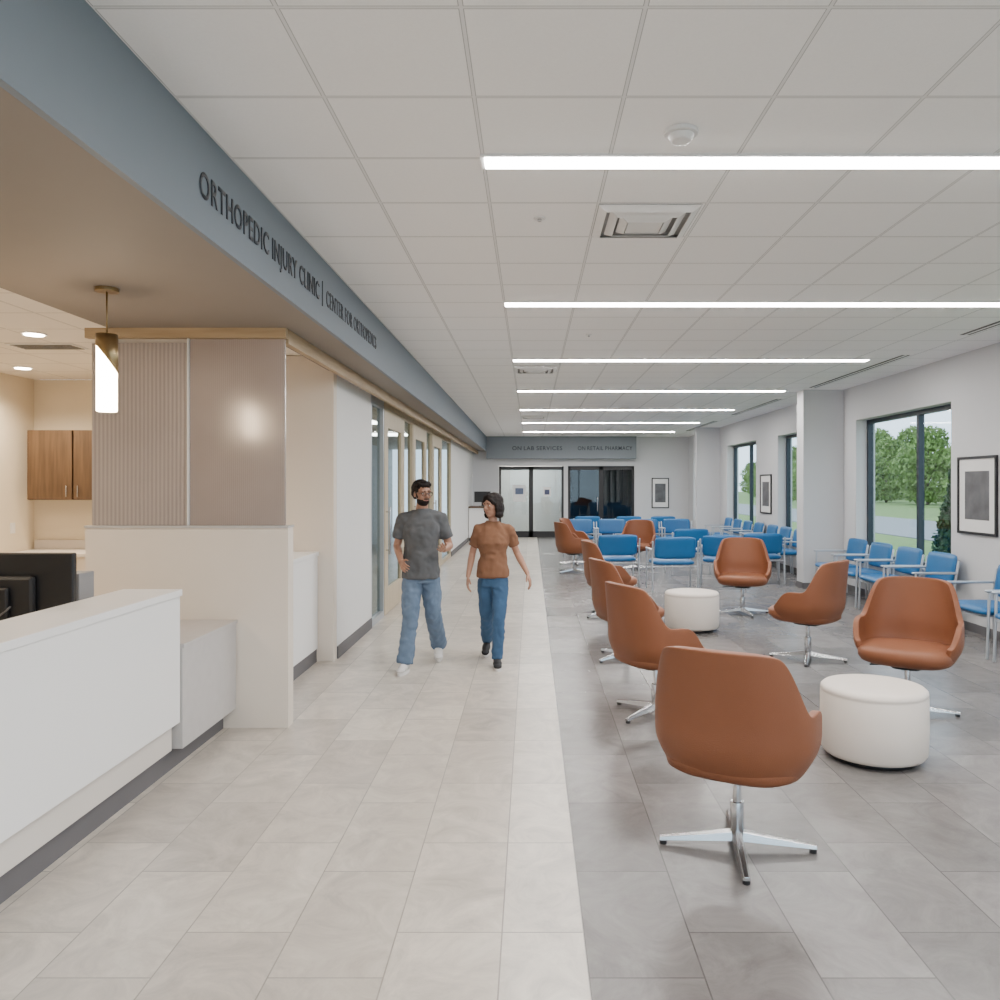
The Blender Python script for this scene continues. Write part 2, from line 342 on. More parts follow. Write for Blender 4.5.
# ------------------------------------------------------------ reception partition
boxes('wall_reception',[(-3.12,-1.70,5.6,5.72,0,1.40)],M['cream'],kind='structure')
box('trim_5',-3.125,-1.695,5.59,5.73,1.401,1.415,M['deskg'],kind='structure')
def panel(x0,x1,z1,m,lab):
    t=thing('resin_panel',((x0+x1)/2,5.64,1.415),lab,'wall panel','resin screen panels')
    hw=(x1-x0)/2
    box('sheet',-hw,hw,-.012,.012,.001,z1-1.415,m,t,bevel=.002)
    return t
panel(-3.09,-2.415,2.70,M['rib'],'vertically ribbed translucent taupe resin screen panel')
panel(-2.40,-1.73,2.728,M['rib2'],'finely reeded satin taupe resin screen panel')
o=box('panel_post',-2.412,-2.403,5.61,5.65,1.416,2.729,M['metalw']); tag(o,'slim vertical metal post between resin panels','post')
box('wall_screen_upper',-3.09,-1.76,5.661,5.70,2.60,ZS-.002,M['cream'],kind='structure')
c=thing('counter',(-2.3,6.8,0),'white reception counter beside the corridor','counter')
box('counter_body',-.25,.25,-1.06,.89,.13,1.02,M['desk'],c,bevel=.003)
box('counter_base',-.25,.24,-1.06,.89,0,.13,M['base'],c)
box('counter_top',-.28,.262,-1.06,.89,1.021,1.06,M['desk'],c,bevel=.004)

# ------------------------------------------------------------ main reception desk
d=thing('reception_desk',(-2.4,3,0),'white reception desk with raised transaction counter','desk')
X0=-2.4; Y0=3
def db(name,x0,x1,y0,y1,z0,z1,m,bev=.003): return box(name,x0-X0,x1-X0,y0-Y0,y1-Y0,z0,z1,m,d,bevel=bev)
db('desk_base',-2.45,-2.15,-1.0,5.59,0,.14,M['base'],0)
db('lower_body',-2.42,-2.11,-1.0,4.70,.14,.72,M['deskc'])
db('lower_body_end',-2.75,-2.06,4.73,5.59,.14,.735,M['deskg'])
db('lower_top',-3.0,-2.05,4.73,5.59,.736,.76,M['deskg'])
db('front_panel',-2.108,-2.07,-1.0,4.72,.30,1.045,M['desk'])
db('transaction_top',-2.41,-2.06,-1.0,4.73,1.046,1.085,M['desk'])
db('support_wall',-2.41,-2.34,-1.0,4.70,.721,1.045,M['desk'])
db('worktop',-3.3,-2.43,-1.0,4.72,.70,.735,M['deskc'])
m=thing('monitor',(-2.80,4.3,.736),'black desktop monitor seen from behind with cables','monitor')
box('screen',-.35,.35,-.02,.02,.17,.60,M['black'],m,bevel=.008)
box('back_housing',-.16,.16,-.06,-.0205,.24,.48,M['black'],m,bevel=.02)
box('stand',-.04,.04,-.09,-.061,.015,.42,M['black'],m,bevel=.01)
box('foot',-.14,.14,-.14,.1,0,.014,M['black'],m,bevel=.005)
bm=bmesh.new()
pts=[Vector((.02+.05*math.sin(t*1.7),-.1-.01*math.cos(t*3),.1+.05*t)) for t in [i*.5 for i in range(10)]]
for a,b in zip(pts,pts[1:]): capsule(bm,a,b,.005,seg=6,cap=2)
finish(bm,'cable',mat('grey_cable',(.12,.12,.13),.5,noise=.05),m,True)
t=thing('computer_tower',(-2.63,4.63,.736),'small grey computer unit behind the counter','computer')
box('case',-.06,.06,-.08,.08,0,.46,mat('grey_plastic',(.25,.25,.26),.5,noise=.05),t,bevel=.006)
box('vent_plate',-.04,.04,-.083,-.0805,.05,.4,M['black'],t)

def pendant(x,y):
    p=thing('pendant_lamp',(x,y,ZS),'brass pendant lamp with diagonal sleeve and glowing glass cylinder','pendant lamp')
    bm=bmesh.new(); cyl(bm,(0,0,0),(0,0,-.022),.062); finish(bm,'canopy',M['brass'],p,bevel=.002)
    bm=bmesh.new(); cyl(bm,(0,0,-.0225),(0,0,-.27),.005,seg=10); finish(bm,'rod',M['brass'],p,True)
    bm=bmesh.new(); seg=32; r=.056; A=[];B=[]
    for k in range(seg):
        a=2*math.pi*k/seg
        A.append(bm.verts.new((r*math.cos(a),r*math.sin(a),-.26))); B.append(bm.verts.new((r*math.cos(a),r*math.sin(a),-.32-.16*(1+math.cos(a-.5))/2)))
    for k in range(seg): bm.faces.new((A[k],A[(k+1)%seg],B[(k+1)%seg],B[k]))
    bm.faces.new(A); o=finish(bm,'sleeve',M['brass'],p,True)
    s=o.modifiers.new('s','SOLIDIFY'); s.thickness=.002; s.offset=1
    bm=bmesh.new(); cyl(bm,(0,0,-.27),(0,0,-.69),.0535,seg=32); finish(bm,'glass_shade',M['pend'],p,bevel=.006)
    return p
pendant(-2.37,4.47)

c=thing('wall_cabinet',(-5.15,9.32,1.53),'walnut wall cabinet with two doors','cabinet')
box('body',-.62,.8,-.14,.175,0,.80,M['walnut'],c)
for i,(a,b) in enumerate(((-.62,-.10),(-.09,.8))):
    dd=box('door',a+.004,b-.004,-.165,-.141,.004,.796,M['walnut'],c,bevel=.002)
    bm=bmesh.new(); xx=(b-.06 if i==0 else a+.06); capsule(bm,(xx,-.185,.04),(xx,-.185,.16),.006); finish(bm,'handle',M['chrome'],dd,True)
c=thing('counter',(-5.0,9.1,0),'cream back counter under a wall cabinet','counter')
box('body',-.85,1,-.2,.38,0,.9,M['cream'],c); box('counter_top',-.88,1,-.24,.39,.901,.94,M['deskc'],c,bevel=.004)
box('backsplash',-.88,1,.372,.395,.941,1.05,M['deskc'],c)
c=thing('wall_switch',(-5.9,9.1,1.15),'white wall switch plate','switch')
box('plate',.001,.008,-.04,.04,0,.12,M['metalw'],c); box('rocker',.0085,.012,-.015,.015,.035,.085,M['desk'],c)
for x,y in ((-4.1,6.6),(-5.4,8.5),(-4.4,4.6),(-4.4,2),(-3.6,8.6)):
    t=thing('downlight',(x,y,2.95),'small round recessed warm downlight','ceiling light','side room downlights')
    bm=bmesh.new(); cyl(bm,(0,0,-.001),(0,0,-.010),.095,seg=28); finish(bm,'trim_ring',M['metalw'],t)
    bm=bmesh.new(); cyl(bm,(0,0,-.011),(0,0,-.016),.075,seg=28); finish(bm,'lens',M['down'],t)
    ld=bpy.data.lights.new('downlight_bulb','SPOT'); ld.energy=230; ld.color=(1,.83,.62); ld.spot_size=2.6; ld.spot_blend=.8; ld.shadow_soft_size=.07
    lo=bpy.data.objects.new('bulb',ld); COL.objects.link(lo); lo.parent=t; lo.location=(0,0,-.03)

# ------------------------------------------------------------ ceiling fittings
for yy in (-2.3,.8,3.84,6.86,9.95,13.2,16.5,19.9,23.3):
    t=thing('strip_light',(1.98,yy,ZC),'long recessed linear white ceiling light','ceiling light','linear ceiling lights')
    hw=2.22
    box('diffuser',-hw+.02,hw-.02,-.062,.062,-.018,-.001,M['strip'],t)
    boxes('housing',[(-hw,hw,-.078,-.0625,-.014,-.001),(-hw,hw,.0625,.078,-.014,-.001),(-hw,-hw+.019,-.0624,.0624,-.014,-.001),(hw-.019,hw,-.0624,.0624,-.014,-.001)],M['metalw'],t)
VG=mat('vent_shade_grey',(.3,.3,.3),.6,noise=.03)  # grey stands in for the shadow between the white louvres
def diffuser(x,y,lab='square louvred white ceiling air diffuser'):
    t=thing('air_diffuser',(x,y,ZC),lab,'air vent','square ceiling diffusers')
    bm=bmesh.new()
    for i,(r,z) in enumerate(((.285,0),(.215,-.006),(.15,-.012))):
        w=.045
        for a in range(4):
            R=Matrix.Rotation(a*math.pi/2,4,'Z')
            vs=[R@Vector(v) for v in ((-r,-r,z-.004),(r,-r,z-.004),(r-w,-r+w,z-.03),(-r+w,-r+w,z-.03))]
            bm.faces.new([bm.verts.new(v) for v in vs])
    o=finish(bm,'louvre',M['metalw'],t); s=o.modifiers.new('s','SOLIDIFY'); s.thickness=.004
    box('core',-.10,.10,-.10,.10,-.04,-.03,M['metalw'],t)
    box('plenum',-.288,.288,-.288,.288,-.003,-.0005,VG,t)
diffuser(-.24+1.5*TS,3.216+2.5*TS); diffuser(.06,3.216+12.5*TS); diffuser(.06,18.3)
t=thing('smoke_detector',(.66,3.52,ZC),'round white smoke detector on the ceiling','smoke detector')
bm=bmesh.new(); cyl(bm,(0,0,-.001),(0,0,-.02),.075); finish(bm,'base',M['metalw'],t,bevel=.003)
bm=bmesh.new(); cyl(bm,(0,0,-.0205),(0,0,-.05),.06,.045); finish(bm,'sensor_cap',M['metalw'],t,bevel=.006)
for x,y in ((.05,4.67),(.6,8.3),(.05,13.0)):
    t=thing('sprinkler',(x,y,ZC),'small round ceiling sprinkler cover','sprinkler','ceiling sprinklers')
    bm=bmesh.new(); cyl(bm,(0,0,-.001),(0,0,-.008),.035); finish(bm,'cover',M['metalw'],t,bevel=.002)
    bm=bmesh.new(); cyl(bm,(0,0,-.0085),(0,0,-.02),.012); finish(bm,'head',M['chrome'],t)
for a,b in ((6.4,8.3),(9.6,12.8),(14.5,17.8),(19.5,23)):
    t=thing('slot_diffuser',(4.5,(a+b)/2,ZC),'long narrow dark slot air diffuser in the ceiling','air vent','slot diffusers')
    h=(b-a)/2; boxes('slot',[(-.05,-.015,-h,h,-.004,-.001),(.015,.05,-h,h,-.004,-.001)],M['slot'],t)
    box('bar',-.014,.014,-h,h,-.006,-.001,M['metalw'],t)
t=thing('air_grille',(-4.35,7.2,2.95),'white slotted ceiling air grille in side room','air vent')
box('plate',-.3,.3,-.14,.14,-.008,-.001,M['metalw'],t)
boxes('slot',[(-.27,.27,-.11+i*.05,-.085+i*.05,-.011,-.0085) for i in range(5)],M['slot'],t)

# ------------------------------------------------------------ lettering
def text(s,loc,rot,capz,length,name,label,m=M['letter'],bold=.006):
    t=thing(name,loc,label,'sign'); t.rotation_euler=rot
    ws=s.split(' '); data=[]
    for wd in ws:
        cu=bpy.data.curves.new(name,'FONT'); cu.body=wd; cu.size=1; cu.offset=bold; cu.resolution_u=4; cu.space_character=1.10
        o=bpy.data.objects.new(name,cu); COL.objects.link(o); bpy.context.view_layer.update()
        dg=bpy.context.evaluated_depsgraph_get(); me=bpy.data.meshes.new_from_object(o.evaluated_get(dg))
        bpy.data.objects.remove(o); xs=[v.co.x for v in me.vertices]; data.append((wd,me,min(xs),max(xs)))
    gap=.42; total=sum(b-a for _,_,a,b in data)+gap*(len(ws)-1); sx=length/total; sy=capz/.73; cur=0
    for wd,me,a,b in data:
        for v in me.vertices: v.co.x=(v.co.x-a)*sx; v.co.y*=sy
        me.materials.clear(); me.materials.append(m)
        o=bpy.data.objects.new('word',me); COL.objects.link(o); o.parent=t; o.location=(cur*sx,0,.001)
        so=o.modifiers.new('s','SOLIDIFY'); so.thickness=.003; so.offset=1
        cur+=b-a+gap
    return t
rt=(math.pi/2,0,math.pi/2)
text('ORTHOPEDIC INJURY CLINIC',(XBM+.001,3.46,2.955),rt,.12,1.95,'sign_lettering','dark lettering ORTHOPEDIC INJURY CLINIC on blue-grey beam',bold=.012)
o=box('sign_divider',XBM+.001,XBM+.005,5.49,5.503,2.93,3.10,M['letter']); tag(o,'thin dark vertical divider between sign lettering','sign')
text('CENTER FOR ORTHOPEDICS',(XBM+.001,5.60,2.955),rt,.12,1.80,'sign_lettering','dark lettering CENTER FOR ORTHOPEDICS on blue-grey beam',bold=0)
text('ON LAB SERVICES',(-.6,YB-.352,2.82),(math.pi/2,0,0),.13,1.6,'sign_lettering','dark lettering ON LAB SERVICES on slate bulkhead')
text('ON RETAIL PHARMACY',(1.5,YB-.352,2.82),(math.pi/2,0,0),.13,1.75,'sign_lettering','dark lettering ON RETAIL PHARMACY on slate bulkhead')

M['mat']=mat('white_mat_board',(.75,.74,.72),.7,noise=.02)
M['art']=mat('grey_photo_print',(.10,.10,.105),.5,noise=.9,nscale=5)
def picture(loc,rot,w,h,label,artf=.62):
    t=thing('framed_picture',loc,label,'picture',rot=rot)
    b=.03
    boxes('frame',[(-w/2,-w/2+b,-.03,-.002,0,h),(w/2-b,w/2,-.03,-.002,0,h),(-w/2+b,w/2-b,-.03,-.002,0,b),(-w/2+b,w/2-b,-.03,-.002,h-b,h)],M['black'],t)
    box('mat_board',-w/2+b,w/2-b,-.015,-.003,b,h-b,M['mat'],t)
    aw=w*artf/2; ah=h*artf/2; box('print',-aw,aw,-.018,-.0155,h/2-ah,h/2+ah,M['art'],t)
picture((XR,9.16,1.13),-math.pi/2,.80,.90,'black framed grey abstract print with white mat')
picture((XR,17.4,1.08),-math.pi/2,.8,.85,'black framed print with white mat between windows')
picture((4.2,YB,.95),0,.56,.98,'tall black framed print on the end wall')

# ------------------------------------------------------------ rust swivel armchair
def swivel(loc,rot,label):
    t=thing('swivel_armchair',loc,label,'armchair','rust swivel armchairs',rot)
    bm=bmesh.new(); NT=52; NU=12; TH=math.radians(125); a0,b0=.350,.290
    def sm(x): x=max(0,min(1,x)); return x*x*(3-2*x)
    rows=[]
    for i in range(NT+1):
        th=-TH+2*TH*i/NT; at=abs(math.degrees(th))
        bk=1-sm((at-46)/30)
        top=.690+(.985-.690)*bk-.03*(min(at,50)/50)**3*bk
        if at>90: top=.690-.15*sm((at-90)/36)
        s_,c_=math.sin(th),math.cos(th); ex=.74
        dx=a0*math.copysign(abs(s_)**ex,s_); dy=-b0*math.copysign(abs(c_)**ex,c_)
        zb=.412; col=[]
        for j in range(NU+1):
            u=j/NU; z=zb+(top-zb)*u
            sc=.82+.18*math.sin(min(1,(z-zb)/.15)*math.pi/2)
            hi=max(0,z-.66)
            xsc=sc*(1-.22*hi-.35*hi*hi)
            lean=-.13*hi*max(0,c_)-.02*max(0,c_)*(z-zb)
            col.append(bm.verts.new((dx*xsc,dy*sc+lean,z)))
        rows.append(col)
    for i in range(NT):
        for j in range(NU): bm.faces.new((rows[i][j],rows[i+1][j],rows[i+1][j+1],rows[i][j+1]))
    o=finish(bm,'shell_back_and_arms',M['rust'],t,True)
    s=o.modifiers.new('s','SOLIDIFY'); s.thickness=.042; s.offset=0
    bv=o.modifiers.new('b','BEVEL'); bv.width=.017; bv.segments=3; bv.limit_method='ANGLE'; bv.angle_limit=math.radians(50)
    ss=o.modifiers.new('ss','SUBSURF'); ss.levels=1; ss.render_levels=1
    bm=bmesh.new()
    loft(bm,[(0,.0,.378,.20,.19),(0,.0,.386,.265,.245),(0,.01,.405,.305,.280),(0,.03,.44,.322,.300),(0,.035,.485,.322,.303),(0,.03,.508,.30,.285),(0,.025,.518,.24,.225)],seg=40,n=3.2)
    finish(bm,'seat',M['rust'],t,True)
    bm=bmesh.new(); loft(bm,[(0,0,.345,.10,.12),(0,0,.376,.12,.14)],seg=20,n=4); capsule(bm,(.08,.02,.36),(.25,.05,.345),.007)
    finish(bm,'tilt_mechanism',M['black'],t)
    bm=bmesh.new(); cyl(bm,(0,0,.10),(0,0,.344),.020,seg=20); cyl(bm,(0,0,.045),(0,0,.22),.034,.031,seg=20); finish(bm,'column',M['chrome'],t,True,bevel=.002)
    for k in range(4):
        bm=bmesh.new(); R=Matrix.Rotation(k*math.pi/2+math.radians(22),4,'Z')
        P=[]
        for (r,w,zt,zb) in ((.02,.030,.085,.040),(.12,.026,.068,.032),(.36,.018,.036,.018)):
            P.append([bm.verts.new(R@Vector(v)) for v in ((r,-w,zb),(r,w,zb),(r,w*.6,zt),(r,-w*.6,zt))])
        for a,b in zip(P,P[1:]):
            for q in range(4): bm.faces.new((a[q],a[(q+1)%4],b[(q+1)%4],b[q]))
        bm.faces.new(P[0]); bm.faces.new(P[-1])
        lg=finish(bm,'leg',M['chrome'],t,bevel=.003)
        bm=bmesh.new(); p=R@Vector((.342,0,0)); cyl(bm,(p.x,p.y,0),(p.x,p.y,.0175),.017,seg=14); finish(bm,'glide',M['black'],lg)
    return t
sc0=swivel((.966,3.75,0),R_(-30),'rust leather swivel armchair, back turned, beside the pale walkway')
lab='rust leather swivel armchair on a four-leg chrome base'
def sw(x,y,r,l=None): return copy_thing(sc0,(x,y,0),R_(r),l or lab)
sw(.93,5.96,-66,'rust leather swivel armchair in profile beside the walkway')
sw(.94,7.86,-74,'rust leather swivel armchair in profile beside the walkway')
sw(1.02,10.4,-80,'rust leather swivel armchair in profile beside the walkway')
sw(.82,15.6,-70); sw(.98,17.2,-110); sw(2.15,16.2,160)
sw(2.8,10.6,165,'rust leather swivel armchair facing an ivory pouf')
sw(2.70,7.8,46,'rust leather swivel armchair turned toward the walkway')
sw(2.80,5.95,145,'rust leather swivel armchair near a round ivory pouf')

def pouf(loc,lab):
    t=thing('pouf',loc,lab,'pouf','round ivory poufs')
    bm=bmesh.new(); cyl(bm,(0,0,0),(0,0,.03),.25,seg=40); finish(bm,'plinth',M['black'],t,True)
    bm=bmesh.new()
    pr=[(.0301,.27),(.036,.295),(.06,.310),(.20,.316),(.405,.314),(.412,.310),(.419,.314),(.435,.311),(.450,.295),(.457,.26),(.459,.15)]
    loft(bm,[(0,0,z,r,r) for z,r in pr],seg=56,n=2); finish(bm,'cushion',M['pouf'],t,True)
    return t
p0=pouf((2.14,5.0,0),'round ivory vinyl pouf with a black plinth')
copy_thing(p0,(1.89,9.4,0))

# ------------------------------------------------------------ blue guest chairs
def bluechair(loc,rot,W,label):
    t=thing('guest_chair',loc,label,'chair','blue guest chairs',rot)
    h=W/2
    def pad(name,hw,hv,th,fn):
        bm=bmesh.new(); NX,NZ=14,10; F=[];B=[]
        for i in range(NX+1):
            f=[];b=[]
            for j in range(NZ+1):
                u=-1+2*i/NX; v=-1+2*j/NZ
                u2=math.copysign(abs(u)**.75,u); v2=math.copysign(abs(v)**.75,v)
                x=u2*hw*(1-.05*v2**6); z=v2*hv*(1-.10*u2**6)
                e=(1-abs(u2)**6)*(1-abs(v2)**6); w=th/2*(.35+.65*math.sqrt(max(0,e)))
                f.append(bm.verts.new(fn(x,w,z,hw))); b.append(bm.verts.new(fn(x,-w,z,hw)))
            F.append(f);B.append(b)
        for i in range(NX):
            for j in range(NZ):
                bm.faces.new((F[i][j],F[i+1][j],F[i+1][j+1],F[i][j+1])); bm.faces.new((B[i][j],B[i+1][j],B[i+1][j+1],B[i][j+1]))
        for i in range(NX):
            for j in (0,NZ): bm.faces.new((F[i][j],F[i+1][j],B[i+1][j],B[i][j]))
        for j in range(NZ):
            for i in (0,NX): bm.faces.new((F[i][j],F[i][j+1],B[i][j+1],B[i][j]))
        return finish(bm,name,M['bfab'],t,True)
    pad('seat',h-.035,.255,.085,lambda x,w,z,hw:Vector((x,z+.01,.455+w)))
    pad('backrest',h-.04,.175,.06,lambda x,w,z,hw:Vector((x,-.285+w-.16*z-.03*(1-(x/hw)**2)+.01,.70+z)))
    for sx in (-1,1):
        x=sx*(h-.005)
        bm=bmesh.new(); capsule(bm,(x,.22,.014),(x,.20,.66),.014); finish(bm,'leg',M['silver'],t,True)
        bm=bmesh.new(); capsule(bm,(x,-.28,.014),(x,-.25,.5),.014); capsule(bm,(x,-.25,.5),(x,-.30,.80),.014); finish(bm,'leg',M['silver'],t,True)
        bm=bmesh.new(); loft(bm,[(x,-.02,.655,.020,.26),(x,-.02,.668,.025,.27),(x,-.02,.680,.020,.26)],seg=20,n=4); finish(bm,'armrest',M['silver'],t,True)
    bm=bmesh.new()
    for yy in (-.22,.2): capsule(bm,(-h+.01,yy,.397),(h-.01,yy,.397),.012)
    for xx in (-.2,.2): capsule(bm,(xx,-.22,.397),(xx,.2,.397),.010)
    finish(bm,'seat_rail',M['silver'],t,True)
    return t
bl='blue vinyl guest chair with silver tube frame and arms'
lw='blue vinyl silver-framed guest chair along the window wall'
lb='blue vinyl silver-framed guest chair with back turned'
b0=bluechair((2.28,13.0,0),R_(3),.74,lb)
def bc(x,y,r,l=None): return copy_thing(b0,(x,y,0),R_(r),l or bl)
bc(3.22,13.4,-14,lb); bc(4.0,14.0,-5,lb); bc(1.42,13.6,5,lb)
bc(3.0,15.4,6,lb)
for x in (1.15,1.95,2.75,3.55): bc(x,18.9+.1*x,180)
for x in (1.5,2.6,3.5): bc(x,21.5,0)
for y in (14.9,15.75,16.6,17.6,18.5,19.4,20.3): bc(4.72,y,90,lw)
for y in (9.72,10.56,11.40,12.24): bc(4.70,y,90,lw)
bc(4.66,8.15,90,lw+' under a picture'); bc(4.66,7.3,90,lw)

c=thing('counter',(-1.5,24.6,0),'white reception counter at the end of the corridor','counter')
box('body',-.38,.45,-.4,.4,.1,1.0,M['desk'],c); box('base',-.36,.43,-.38,.4,0,.1,M['base'],c); box('counter_top',-.39,.48,-.43,.42,1.001,1.05,M['walnut'],c)
m2=thing('monitor',(-1.5,24.7,1.05),'black monitor on the far counter','monitor')
box('screen',-.25,.25,-.015,.015,.12,.45,M['black'],m2); box('stand',-.03,.03,-.01,.02,.01,.12,M['black'],m2); box('foot',-.1,.1,-.08,.08,0,.01,M['black'],m2)

# ------------------------------------------------------------ outdoors
bm=bmesh.new()
for q in ((5.42,-15,-.12),(140,-15,-.12),(140,220,-.12),(5.42,220,-.12)): bm.verts.new(q)
bm.faces.new(bm.verts[:]); o=finish(bm,'lawn',M['grass']); o['kind']='structure'; tag(o,'green lawn outside the windows','lawn')
o=box('road',13,20,-14,200,-.119,-.09,M['road']); tag(o,'grey asphalt road outside the building','road')
M['pave']=mat('pale_bounce_paving',(.55,.54,.52),.9,noise=.08)
o=box('paving',-12,5.4,-25,YN-.11,-.12,-.01,M['pave']); tag(o,'unseen pale paving added to bounce daylight inside','paving')  # out of view, added as a pale ground bouncing light through the rear glazing
def leafmesh(bm,c,r,n,size):
    for _ in range(n):
        while True:
            p=Vector((random.uniform(-1,1),random.uniform(-1,1),random.uniform(-1,1)))
            if .35<p.length<1: break
        p=Vector((p.x*r[0],p.y*r[1],p.z*r[2]))+Vector(c)
        e=Euler((random.uniform(0,6.28),random.uniform(0,6.28),random.uniform(0,6.28))).to_matrix()
        s=size*random.uniform(.6,1.3)
        vs=[bm.verts.new(p+e@Vector(q)) for q in ((-s,0,0),(0,-s*.5,0),(s,0,0),(0,s*.5,0))]
        bm.faces.new(vs)
def tree(loc,lab,m):
    t=thing('tree',loc,lab,'tree','trees outside the windows')
    bm=bmesh.new(); capsule(bm,(0,0,0),(0,0,3),.14,.10); capsule(bm,(0,0,2.0),(1,.5,4.5),.07,.04); capsule(bm,(0,0,2.0),(-.9,-.4,4.7),.07,.04); capsule(bm,(0,0,3),(.1,.2,6),.10,.04)
    finish(bm,'trunk',M['bark'],t,True)
    bm=bmesh.new()
    for c,r in (((0,0,4.6),(2.6,2.6,1.8)),((1.3,.6,3.8),(1.8,1.8,1.3)),((-1.3,-.6,3.6),(1.9,1.8,1.4)),((.2,.2,6.2),(1.5,1.5,1.2)),((0,-.2,2.2),(2.6,2.6,1.3)),((0,0,1.0),(2.5,2.5,.8))):
        leafmesh(bm,c,r,1000,.2)
    finish(bm,'foliage',m,t); return t
t0=None
for row,(x,dy,s0) in enumerate(((27,9.5,.72),(36,9,.95),(47,10,1.15))):
    y=x*1.05
    while y<x*3.7:
        s=s0*random.uniform(.75,1.1); xx=x+random.uniform(-.9,.9)
        if row==0 and random.random()<.4: y+=dy; continue
        if t0 is None: t0=tree((xx,y,-.12),'leafy green tree beyond the road',M['leaf']); t0.scale=(s,s,s)
        else: copy_thing(t0,(xx,y,-.12),random.uniform(0,6),scale=(s,s,s*random.uniform(.9,1.1)))
        y+=dy
def shrub(loc,h,lab):
    t=thing('shrub',loc,lab,'shrub','shrubs outside the windows')
    bm=bmesh.new(); capsule(bm,(0,0,0),(0,0,h*.6),.04,.02); finish(bm,'stem',M['bark'],t,True)
    bm=bmesh.new()
    for i in range(6):
        f=i/6; leafmesh(bm,(0,0,.2+h*f*.95),(.45*(1-f*.75),.45*(1-f*.75),h*.16),420,.06)
    finish(bm,'foliage',M['leafd'],t); return t
s0=shrub((7.0,13.1,-.12),2.1,'dark green conical shrub just outside the window')
copy_thing(s0,(7.8,14.9,-.12),1.,scale=(1,1,.7)); copy_thing(s0,(7.2,20,-.12),1.,scale=(1,1,.6)); copy_thing(s0,(7.3,11.7,-.12),2.,scale=(1.2,1.2,.35))

# ------------------------------------------------------------ people
CT={}
def remeshed(bm,name,m,parent,vox,smooth=4,fold=0,fsize=.1):
    me=bpy.data.meshes.new(name); bmesh.ops.recalc_face_normals(bm,faces=bm.faces); bm.to_mesh(me); bm.free()
    o=bpy.data.objects.new(name,me); COL.objects.link(o)
    r=o.modifiers.new('r','REMESH'); r.mode='VOXEL'; r.voxel_size=vox; r.use_smooth_shade=True
    if smooth:
        s=o.modifiers.new('s','SMOOTH'); s.iterations=smooth; s.factor=.5
    if fold:
        if fsize not in CT:
            tx=bpy.data.textures.new('folds','MARBLE'); tx.noise_scale=fsize; tx.turbulence=9; tx.noise_depth=1; CT[fsize]=tx
        dm=o.modifiers.new('d','DISPLACE'); dm.texture=CT[fsize]; dm.strength=fold; dm.mid_level=.3; dm.texture_coords='LOCAL'
        s=o.modifiers.new('s2','SMOOTH'); s.iterations=2; s.factor=.5
    bpy.context.view_layer.update()
    dg=bpy.context.evaluated_depsgraph_get(); m2=bpy.data.meshes.new_from_object(o.evaluated_get(dg))
    o.modifiers.clear(); o.data=m2; m2.materials.clear(); m2.materials.append(m)
    for p in m2.polygons: p.use_smooth=True
    o.parent=parent; return o
def hand(bm,w,d,n,ts):
    w=Vector(w); d=Vector(d).normalized(); n=Vector(n); n=(n-d*n.dot(d)).normalized(); s=n.cross(d).normalized()*ts
    for k in range(4):
        o_=s*(1.5-k)*.018; capsule(bm,w+d*.01+o_*.55,w+d*.08+o_,.013,.012,10,3)
    for k,l in enumerate((.068,.076,.070,.055)):
        p=w+d*.086+s*(1.5-k)*.020; sp=s*(1.5-k)*.05
        a=(d*.93+n*.28+sp).normalized(); b=(d*.7+n*.7+sp*.5).normalized()
        q=p+a*l*.55; capsule(bm,p,q,.0085,.0078,8,3); capsule(bm,q,q+b*l*.45,.0078,.0065,8,3)
    p=w+d*.025+s*.020; q=p+(d*.6+s*.75+n*.25).normalized()*.042; capsule(bm,p,q,.0125,.010,8,3); capsule(bm,q,q+(d*.9+s*.3+n*.3).normalized()*.032,.010,.008,8,3)
EW=mat('eye_white',(.62,.58,.54),.3,noise=.02); IR=mat('iris_brown',(.03,.015,.01),.2,noise=.02); LP=mat('lips',(.32,.12,.10),.5,noise=.04)
